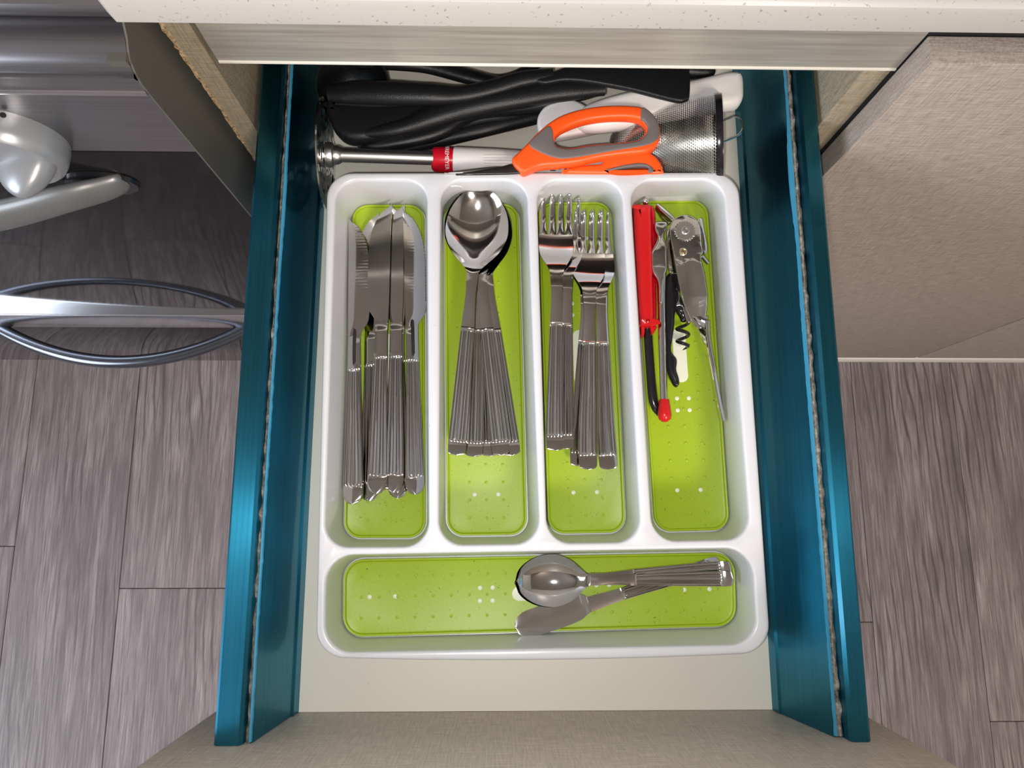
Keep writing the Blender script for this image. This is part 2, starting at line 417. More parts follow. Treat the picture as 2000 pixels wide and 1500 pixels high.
# ------------------------------------------------------------------ neighbouring cupboard on the right
cup = thing('cupboard', 'taupe linen textured cupboard standing right of the open drawer', 'cabinet', (.5, YC, FZ))
obj('carcass', bbox(XR+.001, 1.6, YC, 1.0, FZ+.012, TOPZ-.001), 'gap_shade', cup)  # coloured near-black for the shade seen through the door gaps
DX = .2262; DY = .400
obj('door', bbox(DX, .6855, DY, YC-.0015, FZ+.032, .168, .0010, 2), 'linen_panel', cup)
obj('door', bbox(.6889, 1.15, DY, YC-.0015, FZ+.032, .168, .0010, 2), 'linen_panel', cup)
obj('door', bbox(1.1525, 1.6, DY, YC-.0015, FZ+.032, .168, .0016, 3), 'linen_panel', cup)
obj('plinth', bbox(DX, 1.6, DY-.001, YC-.002, FZ+.0, FZ+.03, .002, 2), 'pale_lip', cup)

# ------------------------------------------------------------------ worktop
YF = .390; zb = .2065; zt = .2225
def wt(x0, x1):
    pr = [(YF+.003, zb), (YF, zb+.002), (YF, zt), (YF+.0012, zt+.0024), (YF+.006, zt+.0055), (YF+.012, zt+.0065), (1.0, zt+.0065), (1.0, zb)]
    bm = bmesh.new(); rings = []
    for x, ins in ((x0, .004), (x0+.004, 0), (x1, 0)):
        rings.append([bm.verts.new((x, y+(ins if y < YF+.02 else 0), z+(ins*.6 if z < zb+.004 else 0))) for y, z in pr])
    for a, b in zip(rings, rings[1:]): bridge(bm, a, b)
    bm.faces.new(rings[0]); bm.faces.new(rings[-1]); return bm
w_ = obj('worktop', wt(-.2305, 1.6), 'counter', None, .5)
w_['label'] = 'speckled cream worktop with rounded front edge above the drawer'; w_['category'] = 'countertop'

# ------------------------------------------------------------------ stove on the left
SX = -.232; SL = -.83
st = thing('stove', 'freestanding grey steel cooker left of the open drawer', 'stove', (SX-.3, .38, FZ))
zof = lambda px, py, y=.38: aty(px, py, y).z
ys_ = [(.4075, .1995), (.4045, .1925), (.4028, .1892)]
curve = [(.4028, .1890), (.3960, .1880), (.3905, .1858), (.3856, .1824), (.3830, .1772), (.3812, .1715), (.3806, .1700)]
def sheetx(prof, thick, x0, x1, n=6):
    pr = list(prof)+[(y+thick, z) for y, z in reversed(prof)]
    return extrude_profile(pr, 'x', x0, x1, n)
body = obj('side_wall', bbox(SX-.012, SX-.0015, .384, .95, FZ+.03, .185), 'stove_side', st)
# side sheet front edge follows the panel profile
sp = [(.4105, .1995)]+curve[1:]+[(.380, .150), (.380, -.58), (.40, -.58), (.46, .10), (.46, .1995)]
bm = bmesh.new(); rr = [[bm.verts.new((x, y, z)) for y, z in sp] for x in (SX-.0012, SX)]
bridge(bm, *rr)
for r in rr: capfill(bm, r)
obj('side_sheet', bm, 'stove_side', st, .3)
z152, z178, z186, z298 = zof(200, 152), zof(200, 177), zof(200, 186), zof(200, 298)
curve = curve[:-1]+[(.3798, z152)]
o = obj('top_cowl', sheetx(cr([(0, y, z) for y, z in curve], 4, False) and [(v.y, v.z) for v in cr([(0, y, z) for y, z in curve], 4, False)], .006, SL, SX-.0014), 'stove_steel', st); uvs(o, lambda c: (c.y+c.z, c.x))
o = obj('control_panel', bbox(SL, SX-.0014, .3806, .392, z298+.0008, z152-.0006, .0004, 1), 'stove_steel', st); uvs(o, lambda c: (c.y+c.z, c.x))
o = obj('panel_ridge', bbox(SL, SX-.0014, .3792, .382, z186, z178, .0009, 2), 'stove_trim', st)
pr = [(v.y, v.z) for v in cr([(0, .4085, .1900), (0, .4062, .1915), (0, .4058, .1960), (0, .4095, .2015), (0, .418, .2045), (0, .45, .2055), (0, .95, .2055)], 5, False)]
o = obj('hob_rim', sheetx(pr, .004, SL, SX-.0014), 'stove_steel', st); uvs(o, lambda c: (c.y+c.z, c.x))
zs0, zs1, zbot = zof(240, 616), zof(240, 639), zof(240, 705)
door = obj('oven_door', bbox(SL, SX-.0016, .3812, .41, zs0+.0005, z298-.0012, .0012, 2), 'oven_glass', st)
obj('door_trim', bbox(SL, SX-.0016, .3796, .41, zs1, zs0, .001, 2), 'stove_trim', st)
obj('lower_drawer', bbox(SL, SX-.0016, .3812, .41, zbot, zs1-.001, .001, 2), 'oven_glass', st)
obj('foot', bbox(SX-.08, SX-.04, .44, .48, FZ, zbot+.01, .002), 'stove_side', st)
obj('foot', bbox(SL+.04, SL+.08, .44, .48, FZ, zbot+.01, .002), 'stove_side', st)
# oven door handle: broad bowed bar with black seating
hp = [(aty(252, 353, .380), .003, .003), (aty(238, 357, .378), .0055, .010), (aty(200, 370, .373), .0065, .0130), (aty(130, 387, .3655), .008, .0145), (aty(0, 420, .357), .009, .0165), (aty(-200, 452, .350), .010, .020), (aty(-500, 470, .349), .010, .020)]
def bar(hp, sc_=1.0, dy=0):
    bm = bmesh.new(); P = cr([tuple(p) for p, a, b in hp], 6, False); A = cr([(a, b, 0) for p, a, b in hp], 6, False); rings = []
    for p, ab in zip(P, A):
        rings.append([bm.verts.new((p.x, p.y+dy+ab.x*math.cos(a)*sc_, p.z+ab.y*math.sin(a)*sc_)) for a in [2*PI*j/20 for j in range(20)]])
    for a, b in zip(rings, rings[1:]): bridge(bm, a, b)
    bm.faces.new(rings[0]); bm.faces.new(rings[-1]); return bm
hd = obj('handle', bar(hp), 'handle_grey', door, 1.0)
e0 = aty(195, 352, .3805)
obj('gasket', lathe([(.0, -.001), (.020, -.001), (.0235, .001), (.0225, .004), (.0, .004)], frame((e0.x+.0, .3816, e0.z-.003), (0, -1, 0)) @ Matrix.Diagonal((1.15, .72, 1, 1))), 'black_gloss', door)
# curved tube handle of the lower drawer
zc = zof(240, 640)
a0 = aty(-6, 640, .380); a1 = aty(486, 640, .380); mY = atz(235, 707, zc).y
pts = []
for i in range(17):
    u = i/16; pts.append((a0.x+(a1.x-a0.x)*u, .381-(.381-mY)*(1-(2*u-1)**2), zc))
obj('handle', tube(pts, .0085, 14, k=2), 'dark_tube', [o for o in bpy.data.objects if o.name == 'lower_drawer'][0])
# knob
kc = aty(14, 262, .3806); kz = aty(14, 209, .3806).z-.0340
KF = frame((kc.x, .3806, kz), (0, -1, 0))
kb = obj('knob', lathe([(.034, 0), (.0345, .004), (.034, .012), (.0325, .0165), (.030, .019), (.022, .0205), (0, .021)], KF, 48), 'silver_plastic', st)
bm = bmesh.new(); bmesh.ops.create_uvsphere(bm, u_segments=32, v_segments=20, radius=1)
for v in bm.verts:
    x, y, z = v.co; s_ = 1-.30*max(0, z); v.co = Vector((math.copysign(abs(x)**.8, x)*.0125*s_, y*.021*(1-.35*max(0, z)), math.copysign(abs(z)**.8, z)*.0235))
bm.transform(KF @ Matrix.Translation((.010, -.004, .017)) @ Matrix.Rotation(math.radians(-75), 4, 'Z'))
obj('grip', bm, 'silver_plastic', kb)
def knobdot(px, py, r):
    """mark printed on the skirt: where the sight line first meets the knob's round side"""
    d = ray(px, py); R_ = .0344; ox, oz = CAM.x-kc.x, CAM.z-kz
    A = d.x*d.x+d.z*d.z; B = 2*(ox*d.x+oz*d.z); D = B*B-4*A*(ox*ox+oz*oz-R_*R_)
    q = CAM+d*((-B-math.sqrt(max(D, 0)))/(2*A)); n_ = Vector((q.x-kc.x, 0, q.z-kz)).normalized()
    return lathe([(0, -.0008), (r, -.0008), (r, .0004), (0, .0004)], frame(q, n_), 14)
obj('mark', knobdot(6, 225, .0017), 'black_mark', kb)
for px, py in ((118, 257), (127, 262)):
    bm = knobdot(px, py, .0011); bm.verts.ensure_lookup_table(); lathe([(0, -.0008), (.0006, -.0008), (.0006, .0004), (0, .0004)], frame(Vector(bm.verts[0].co)+Vector((.0004, .0, .0012)), (0, 0, 1)), 8, bm)
    obj('mark', bm, 'black_mark', kb)

# ================================================================== DRAWER
dr = thing('drawer', 'pulled out kitchen drawer with blue film covered metal sides', 'drawer', (0, 0, -.02))
DB = .1695
obj('base_board', bbox(-DB-.004, DB+.004, 0.0002, .545, -.014, 0), 'drawer_base', dr)
obj('front_panel', bbox(-.2305, .2300, -.0185, 0, -.03, .165, .0012, 2), 'linen_front', dr)
obj('back_board', bbox(-DB-.008, DB+.008, .545, .555, -.014, .07), 'drawer_base', dr)
Y0, Y1 = .0003, .555
def side(sg):
    # inner wall, top ledge and outer face of a hollow steel side: (x,z)
    if sg < 0: inner = [(-.1697, .0), (-.1706, .010), (-.1722, .012), (-.1790, .066), (-.1797, .0685)]; lipx = -.1797; fx0, fx1 = -.1806, -.1838; out = -.2012
    else: inner = [(.1697, .0), (.1706, .010), (.1722, .012), (.1838, .060), (.1850, .0635)]; lipx = .1850; fx0, fx1 = .1858, .1900; out = .2034
    ledge = [(fx0, inner[-1][1]), (fx0+sg*.0003, .058), (fx1, .058), (fx1+sg*.0004, .071), (fx1+sg*.0022, .0735), (out-sg*.0018, .0735), (out, .0718), (out, -.018), (out-sg*.02, -.018), (inner[0][0]+sg*.004, -.014)]
    pr = inner+ledge
    o = obj('side_panel', extrude_profile(pr, 'y', Y0, Y1, 10), 'blue_film', dr, .35)
    uvs(o, lambda c: (c.x+c.z, c.y))
    # foam strip glued in the groove, uneven and torn
    z1 = .0665 if sg < 0 else .064
    fp = [(fx0+sg*.0004, .0582), (fx0+sg*.0003, z1), (fx0+(fx1-fx0)*.5, z1+.0022), (fx1-sg*.0002, z1+.001), (fx1-sg*.0002, .0582)]
    def wob(j, a):
        if j in (0, 4): return (0, 0)
        return (noise.noise(Vector((a*90, j, 3)))*.0007, noise.noise(Vector((a*140, j*2, 9)))*.0022-.0008)
    obj('foam_strip', extrude_profile(fp, 'y', Y0+.001, Y1-.002, 220, True, wob), 'foam', o)
    # lifted edge of the protective film
    bul = [(0, 0), (.12, .0002), (.2, .0006), (.28, .0008), (.33, .0004), (.37, .0020), (.40, .0016), (.43, 0), (.5, 0)] if sg > 0 else [(0, 0), (.3, 0), (.36, .0006), (.40, .0), (.5, 0)]
    bm = bmesh.new(); rings = []
    for i in range(241):
        y = Y0+.001+(Y1-Y0-.004)*i/240; b = slerp(bul, y)+noise.noise(Vector((y*160, sg, 0)))*.0005+noise.noise(Vector((y*500, sg, 4)))*.0002
        x = lipx-sg*b; z = inner[-1][1]
        rings.append([bm.verts.new(p) for p in ((x, y, z+.0016), (lipx+sg*.0012, y, z+.0014), (lipx+sg*.0010, y, z+.0006), (x-sg*.0004, y, z+.0001))])
    for a, b in zip(rings, rings[1:]): bridge(bm, a, b)
    obj('film_edge', bm, 'film_edge', o)
side(-1); side(1)

# ================================================================== CUTLERY TRAY
ZR = .0505
tray = thing('cutlery_tray', 'white plastic cutlery tray with five compartments in the drawer', 'tray', (0, .2, 0))
def rquad(Q, r, n=8, m=8):
    """rounded quad; Q four Vectors; returns 4*(n+1+m) points"""
    out = []
    for i in range(4):
        p, a, b = Q[i], Q[i-1], Q[(i+1) % 4]
        u = (a-p).normalized(); v = (b-p).normalized(); ang = u.angle(v); t = r/math.tan(ang/2)
        c = p+(u+v).normalized()*(r/math.sin(ang/2)); s = p+u*t; e = p+v*t; vs = s-c; ve = e-c
        tot = vs.angle(ve)
        for j in range(n+1):
            f = j/n; out.append(c+(vs*math.sin((1-f)*tot)+ve*math.sin(f*tot))/math.sin(tot))
        q = Q[(i+1) % 4]; c2 = Q[(i+2) % 4]; u2 = (p-q).normalized(); v2 = (c2-q).normalized(); t2 = r/math.tan(u2.angle(v2)/2); s2 = q+u2*t2
        for j in range(1, m+1): out.append(e+(s2-e)*(j/(m+1)))
    return out
def W4(pts, z): return [Vector((*atz(x, y, z).xy, 0)) for x, y in pts]
openings = [[(657, 354), (634, 1068), (838, 1067), (834, 354)], [(861, 354), (857, 1064), (1054, 1061), (1028, 354)],
            [(1048, 354), (1068, 1061), (1251, 1058), (1213, 354)], [(1230, 354), (1274, 1057), (1464, 1053), (1411, 352)],
            [(638, 1084), (636, 1274), (1478, 1258), (1467, 1070)]]
mats = [[(690, 402), (672, 1051), (832, 1051), (829, 402)], [(868, 400), (873, 1047), (1030, 1045), (1012, 400)],
        [(1050, 398), (1070, 1043), (1222, 1040), (1192, 396)], [(1236, 395), (1278, 1039), (1424, 1035), (1380, 393)],
        [(672, 1092), (671, 1244), (1437, 1222), (1433, 1078)]]
OUT = W4([(639, 338), (616, 1284), (1506, 1275), (1441, 337)], ZR)
yb = min(p.y for p in OUT)
def outer(d, bow=1):
    L = inset(rquad(OUT, .019, 10, 14), d)
    for p in L:
        u = (p.x-OUT[1].x)/(OUT[2].x-OUT[1].x); w = max(0, min(1, (yb+.03-p.y)/.03)); p.y -= .0032*max(0, 1-(2*u-1)**2)*w*bow
    return L
bm = bmesh.new()
prof = [(.0022, ZR-.010), (.0016, ZR-.009), (.0004, ZR-.003), (0, ZR-.0012), (.0004, ZR+.0004), (.0012, ZR+.0015), (.0027, ZR+.0018)]
low = [(.0040, .0008), (.0032, .004), (.0028, .03), (.0024, ZR-.0101)]
rings = [[bm.verts.new((p.x, p.y, z)) for p in outer(d)] for d, z in low+prof]
for a, b in zip(rings, rings[1:]): bridge(bm, a, b)
top_edges = []
def ring_edges(vs):
    return [bm.edges.get((vs[i-1], vs[i])) or bm.edges.new((vs[i-1], vs[i])) for i in range(len(vs))]
top_edges += ring_edges(rings[-1])
bm_bot = rings[0]
BQ = []
for qi, (op, mt) in enumerate(zip(openings, mats)):
    a = rquad(W4(op, ZR), .0165 if qi < 4 else .018); b = rquad(W4(mt, .006), .0125 if qi < 4 else .0145)
    b = inset(b, -.0008)
    lv = [(-.0017, 0, ZR+.0018), (-.0008, 0, ZR+.0014), (-.0002, 0, ZR+.0004), (0, .02, ZR-.0015), (0, .2, ZR-.010), (0, .45, ZR-.021), (0, .68, .0195), (0, .84, .0125), (0, .93, .0085), (0, .98, .0062), (0, 1, .0050), (.004, 1, .0045)]
    vr = []
    for ins, f, z in lv:
        L = [p.lerp(q, f) for p, q in zip(a, b)]
        if ins: L = inset(L, ins)
        vr.append([bm.verts.new((p.x, p.y, z)) for p in L])
    for p, q in zip(vr, vr[1:]): bridge(bm, p, q)
    capfill(bm, vr[-1]); top_edges += ring_edges(vr[0]); BQ.append(b)
bmesh.ops.triangle_fill(bm, edges=top_edges, use_beauty=True)
obj('tray_body', bm, 'tray_plastic', tray, .8)
def disc(bm, c, r, z0, z1, seg=10, dome=False):
    lathe([(r, z0), (r, z1-r*.15), (r*.75, z1), (0, z1+(r*.1 if dome else 0))], Matrix.Translation((c.x, c.y, 0)), seg, bm)
for qi, b in enumerate(BQ):
    b = inset(b, .0009)
    bm = bmesh.new(); vr = []
    for ins, z in ((0, .0050), (0, .0084), (.0003, .0088), (.0013, .0088), (.0017, .0084), (.0021, .0068), (.0034, .0064)):
        vr.append([bm.verts.new((p.x, p.y, z)) for p in inset(b, ins)])
    for p, q in zip(vr, vr[1:]): bridge(bm, p, q)
    capfill(bm, vr[-1])
    lin = obj('liner', bm, 'liner_green', tray, .9, label='lime green rubber liner')
    Q = W4(mats[qi], .0065)
    if qi < 4: back = (Q[0]+Q[3])/2; front = (Q[1]+Q[2])/2; lat = ((Q[2]-Q[1])+(Q[3]-Q[0]))/2; nx = 3
    else: back = (Q[0]+Q[1])/2; front = (Q[2]+Q[3])/2; lat = ((Q[0]-Q[1])+(Q[3]-Q[2]))/2; nx = 3
    ax = front-back; L = ax.length; axn = ax.normalized(); ln = lat.normalized()
    at = lambda t, u: back+ax*t+ln*u
    nb = bmesh.new(); rows = int(L/.0128)
    for i in range(1, rows):
        for u in (-.0125, 0, .0125) if qi < 4 else (-.0145, 0, .0145): 
            if abs(u) < .006 and abs(i/rows-(.487 if qi < 4 else .503))*L < .0235: continue
            disc(nb, at(i/rows, u), .0011, .0060, .0070, 8, True)
    obj('nubs', nb, 'liner_green', lin, kind='stuff')
    wb = bmesh.new(); t0 = .0088/L
    if qi < 4: spots = [(.885, -.0088), (.885, .0088), (.115, -.0088), (.115, .0088)]
    else: spots = [(.065, 0), (.13, 0), (.935, 0), (.87, 0)]
    for tc_ in (.34, .635) if qi < 4 else (.362, .66):
        for du in (-.0046, .0046):
            for dt in (-.0046/L, .0046/L): spots.append((tc_+dt, du))
    for t_, u in spots: disc(wb, at(t_, u), .0016, .0058, .0068, 12)
    obj('white_dots', wb, 'liner_white', lin, kind='stuff', label='small white dots')
    hl = .0215; hw = .0053; ov = []
    c_ = at(.487 if qi < 4 else .503, 0)
    for k in range(24):
        a = 2*PI*k/24; s_ = 1 if math.sin(a) >= 0 else -1; ov.append(c_+ln*hw*math.cos(a)+axn*(hw*math.sin(a)+s_*(hl-hw)))
    obj('oval_inset', slab(ov, .0056, .0068, .0003), 'liner_white', lin, label='long white oval inset')

# ================================================================== CUTLERY
def pose(hend, tip, z0, z1, L, roll=0):
    """matrix: local origin = handle end on the ground line, +y to the tip"""
    a = atz(hend[0], hend[1], z0); b = atz(tip[0], tip[1], z1)
    y = (b-a).normalized(); x = y.cross(Vector((0,0,1))).normalized(); z = x.cross(y)
    R_ = Matrix((x, y, z)).transposed().to_4x4() @ Matrix.Rotation(roll, 4, 'Y')
    mid = (a+b)/2; s = (b-a).length/L; s = max(.94, min(1.06, s))
    return Matrix.Translation(mid-y*L*s/2) @ R_ @ Matrix.Scale(s, 4)
def pose2(hend, tip, zh, zt, z0, z1, L, roll=0):
    """handle end and tip are seen at heights zh, zt; the piece's own base line runs at z0 .. z1"""
    a = atz(hend[0], hend[1], zh); b = atz(tip[0], tip[1], zt); a.z = z0; b.z = z1
    y = (b-a).normalized(); x = y.cross(Vector((0,0,1))).normalized(); z = x.cross(y)
    s = max(.94, min(1.06, (b-a).length/L))
    return Matrix.Translation((a+b)/2-y*L*s/2) @ Matrix((x, y, z)).transposed().to_4x4() @ Matrix.Rotation(roll, 4, 'Y') @ Matrix.Scale(s, 4)
def ribbed_handle(L0, L1, wtab, ztab, ttab, rib0, rib1, nrib=6, capround=.0035, nu=43, depth=.00042, capx=3.5):
    rows = []; N = 70; ss = [L0+(L1-L0)*i/N for i in range(N+1)]
    ss = sorted(set([round(x, 6) for x in ss]+[L0+.0004, L0+.001, L0+.002, L0+.0035, rib0-.0012, rib0-.0008, rib0+.0003, rib0+.001, rib1-.0012, rib1-.0004, rib1+.0008, rib1+.0012]))
    for s in ss:
        w = slerp(wtab, s)
        if s < L0+capround: w *= math.sqrt(max(.02, 1-((L0+capround-s)/capround)**capx))*.999
        r = []
        for j in range(nu):
            u = -1+2*j/(nu-1); z = slerp(ztab, s); th = slerp(ttab, s)
            zt_ = z+th*(1-.18*u*u)
            if rib0 < s < rib1 and abs(u) < .93:
                e = min(1, (s-rib0)/.0012, (rib1-s)/.0012); zt_ += depth*e*math.cos(PI*nrib*u)
            if rib0-.0013 < s < rib0-.0006: zt_ -= .0003
            if abs(s-rib1-.001) < .0005: zt_ += .0004
            r.append((u*w, s, zt_, z))
        rows.append(r)
    return sheet(rows)
# ---- table spoon, 207 mm
def make_spoon(name, L, label, group, mw, cat='spoon'):
    t = thing(name, label, cat, mw, group); k = L/.207
    zt_ = [(0, .0090), (.012*k, .0078), (.03*k, .0070), (.09*k, .0105), (.125*k, .0145), (.137*k, .0145)]
    wt_ = [(0, .0064), (.010*k, .0068), (.03*k, .0066), (.06*k, .0059), (.095*k, .0050), (.12*k, .0038), (.137*k, .0044)]
    tt_ = [(0, .0014), (.05*k, .0018), (.11*k, .0026), (.137*k, .0022)]
    obj('handle', ribbed_handle(0, .137*k, [(a, b*min(1, k*1.05)) for a, b in wt_], zt_, tt_, .0105*k, .094*k, 5.5), 'steel', t, .5, local=True)
    rows = []; s0, s1 = .1365*k, L; N = 44
    for i in range(N+1):
        f = i/N; f = .5-.5*math.cos(PI*f) if i > 0 else 0
        s = s0+(s1-s0)*f
        w = slerp([(0, .0043), (.05, .0055), (.12, .0098), (.25, .0178), (.42, .0232), (.56, .0240), (.72, .0218), (.86, .0165), (.95, .0098), (1, .0006)], f)*k
        rim = slerp([(0, .0146), (.12, .0142), (.4, .0128), (.8, .0125), (1, .0138)], f)
        dep = slerp([(0, .0), (.06, .001), (.2, .0058), (.45, .0098), (.7, .0090), (.9, .0042), (1, .0004)], f)*k
        r = []
        for j in range(29):
            u = math.sin((-1+2*j/28)*PI/2); z = rim-dep*(1-u*u); r.append((u*w, s, z+.0009, z-.0004+.0010*(abs(u) > .98)))
        rows.append(r)
    obj('bowl', sheet(rows), 'steel', t, .9, local=True)
    return t
SPL = .207; gsp = 'table spoons stacked in the second compartment'
sp_spec = [((999, 890), (928, 375), 'ribbed table spoon lying lowest in the stack, handle end furthest right'),
           ((957, 891), (936, 374), 'ribbed table spoon second from bottom, handle just right of the middle'),
           ((925, 892), (941, 372), 'ribbed table spoon with handle end second from the left of the fan'),
           ((979, 889), (920, 370), 'ribbed table spoon with handle end second from the right, crossing over the others'),
           ((891, 889), (939, 366), 'ribbed table spoon lying on top of the stack, handle end furthest left')]
first = None
for i, (h, tp, lab) in enumerate(sp_spec):
    z = .0072+.0030*i; zb_ = .0070+.0024*i
    mw = pose2(h, tp, zb_+.009, z+.0138, zb_, z, SPL)
    if first is None: first = make_spoon('table_spoon', SPL, lab, gsp, mw)
    else: dup(first, mw, lab)
# ---- table fork, 200 mm
def make_fork(label, group, mw):
    L = .200; t = thing('table_fork', label, 'fork', mw, group)
    zt_ = [(0, .0080), (.012, .0068), (.03, .0060), (.08, .0100), (.118, .0150), (.130, .0145)]
    wt_ = [(0, .0063), (.01, .0067), (.03, .0064), (.06, .0056), (.09, .0048), (.115, .0040), (.130, .0048)]
    obj('handle', ribbed_handle(0, .130, wt_, zt_, [(0, .0014), (.06, .0018), (.12, .0025), (.130, .0022)], .0105, .093, 5.5), 'steel', t, .5, local=True)
    rows = []
    for i in range(22):
        f = i/21; s = .1295+(.1665-.1295)*f
        w = slerp([(0, .0048), (.18, .0062), (.38, .0102), (.58, .0127), (.8, .0131), (1, .0130)], f)
        zc_ = slerp([(0, .0145), (.25, .0128), (.5, .0082), (.75, .0052), (1, .0040)], f)
        rows.append([(u*w, s, zc_+.0020-.0010*f+.0012*u*u*min(1, f*1.6), zc_+.0012*u*u*min(1, f*1.6)) for u in [-1+2*j/16 for j in range(17)]])
    hb = sheet(rows)
    hd_ = obj('head', hb, 'steel', t, .6, local=True)
    for q in range(4):
        cx = -.0130+.0065*(q+.5)*1.0; rows = []
        for i in range(16):
            f = i/15; s = .1655+(L-.1655)*f; w = slerp([(0, .00318), (.08, .0026), (.3, .0021), (.7, .0016), (.93, .0010), (1, .0003)], f)
            zc_ = slerp([(0, .0040), (.4, .0032), (.75, .0060), (1, .0105)], f)+.0012*(abs(cx)/.013)**2
            x = cx*(1+.03*f)
            rows.append([(x+u*w, s, zc_+.0009-.0005*u*u, zc_-.0004+.0003*u*u) for u in (-1, -.6, 0, .6, 1)])
        obj('tine', sheet(rows), 'steel', hd_, .8, local=True)
    return t
gf = 'table forks in the third compartment'
fk = [((1103, 877), (1106, 380), .0125, 'table fork under the left pair, its handle end peeking out on the right'),
      ((1084, 880), (1087, 373), .0165, 'table fork on top of the left pair, tines highest in the tray'),
      ((1130, 911), (1151, 412), .0085, 'table fork lowest of the right trio, handle end mostly covered'),
      ((1188, 917), (1162, 411), .0125, 'table fork of the right trio whose handle leans furthest right'),
      ((1148, 917), (1150, 409), .0165, 'table fork lying on top of the right trio')]
first = None
for h, tp, z, lab in fk:
    z -= .0025; mw = pose2(h, tp, z+.008, z+.0115, z, z+.001, .2)
    if first is None: first = make_fork(lab, gf, mw)
    else: dup(first, mw, lab)
# ---- table knives, 225 mm
def make_knife(label, group, mw, flip=1, serr=False):
    L = .225; t = thing('table_knife', label, 'knife', mw, group)
    zt_ = [(0, .0012), (.05, .001), (.1, .0014), (.13, .0020)]
    wt_ = [(0, .0066), (.012, .0070), (.03, .0067), (.06, .0058), (.09, .0050), (.12, .0046), (.135, .0049)]
    h = obj('handle', ribbed_handle(0, .128, wt_, zt_, [(0, .0060), (.012, .0052), (.05, .0046), (.12, .0034), (.128, .0022)], .0130, .101, 5.5, .0085, capx=2.4), 'steel', t, .5, local=True)
    rows = []; N = 150 if serr else 60
    for i in range(N+1):
        f = i/N; s = .1275+(L-.1275)*f
        back = slerp([(0, .0047), (.2, .0050), (.8, .0052), (1, .0056)], f)
        edge = slerp([(0, -.0049), (.03, -.0052), (.07, -.0075), (.115, -.0102), (.17, -.0112), (.25, -.0116), (.5, -.0118), (.66, -.0112), (.8, -.0085), (.92, -.0025), (1, .0052)], f)
        if serr and .22 < f < .97: edge += .0008*abs(math.sin(f*PI*38))
        th = lerp([(0, .0022), (.1, .0016), (1, .0009)], f)
        rows.append([(flip*(back+(edge-back)*u), s, .0022+th*(1-.8*u**1.5), .0022-(th*.4*(1-u))) for u in [j/10 for j in range(11)]])
    b = obj('blade', sheet(rows), 'steel', t, .7, local=True)
    return t
gk = 'table knives in the first compartment'
kn = [((722, 979), (727, 414), .009, 1, False, -.03, 'table knife buried under the pile, only tip and handle end showing left of centre'),
      ((776, 973), (779, 401), .011, -1, False, .05, 'table knife under the right side of the pile, curved edge facing right'),
      ((690, 985), (695, 425), .016, -1, True, -.10, 'table knife furthest left, leaning away with its serrated tip lowest'),
      ((769, 962), (777, 397), .0165, 1, False, .0, 'table knife in the middle, straight back against its right neighbour'),
      ((736, 965), (752, 397), .0195, 1, False, -.02, 'table knife on top with broad blade curving out to the left'),
      ((808, 966), (799, 408), .0165, -1, True, .20, 'pale shining table knife furthest right with a serrated edge')]
protos = {}
for h, tp, z, fl_, se, roll, lab in kn:
    mw = pose2(h, tp, z+.005, z+.003, z, z+.0005, .225, roll); key = (fl_, se)
    if key not in protos: protos[key] = make_knife(lab, gk, mw, fl_, se)
    else: dup(protos[key], mw, lab)
    if se:
        root = [o for o in bpy.data.objects if o.get('label') == lab][0]; hh = [c for c in bpy.data.objects if c.parent == root and c.name.startswith('blade')][0]
        L_ = [Vector((x, y, 0)) for x, y in ((-.0007, .106), (.0014, .106), (.0018, .110), (.0016, .130), (.0008, .133), (-.0006, .131))]
        bm = slab(cr(L_, 4), .0040, .00545, .0003)
        obj('engraving', bm, 'dark_blade', hh, local=True, label='dark engraved mark')
# ---- small spoons and spreader in the front compartment
def make_teaspoon(label, group, mw):
    return make_spoon('teaspoon', .158, label, group, mw)
gt = 'teaspoons in the front compartment'
f1 = make_teaspoon('upper of the two small spoons, mark on its handle tip', gt, pose2((1431, 1130), (1009, 1134), .0205, .0240, .0125, .0115, .158))
f1['label'] = 'small spoon lying on top in the wide front compartment'
m2 = pose2((1427, 1110), (1005, 1138), .0175, .0200, .0098, .0078, .158)
dup(f1, m2, 'small spoon nested under another, handle raised slightly behind')
def make_spreader(mw):
    L = .155; t = thing('butter_spreader', 'small butter spreader with a broad round blade beside the small spoons', 'knife', mw)
    wt_ = [(0, .0052), (.008, .0056), (.03, .0052), (.06, .0045), (.08, .0043), (.100, .0052)]
    obj('handle', ribbed_handle(0, .100, wt_, [(0, .006), (.06, .005), (.100, .003)], [(0, .0022), (.1, .0022)], .010, .074, 5.5, .004), 'steel', t, .5, local=True)
    rows = []
    for i in range(71):
        f = 1-(1-i/70)**1.5; s = .0995+(L-.0995)*f
        a = slerp([(0, .0054), (.06, .0080), (.15, .0092), (.6, .0090), (1, .0086)], f); b = slerp([(0, -.0054), (.15, -.0086), (.4, -.0098), (1, -.0098)], f)
        e = math.sqrt(max(.001, 1-max(0, (f-.80)/.20)**2.0)); a *= e; b *= e
        z = slerp([(0, .003), (.1, .0014), (1, .0012)], f); rows.append([(a+(b-a)*u, s, z+.0014-.0004*abs(2*u-1), z) for u in [j/8 for j in range(9)]])
    obj('blade', sheet(rows), 'steel', t, .7, local=True); return t
make_spreader(pose2((1403, 1099), (1006, 1226), .010, .015, .0050, .0135, .155))

# ================================================================== TOOLS IN THE FOURTH COMPARTMENT
z0 = .0090
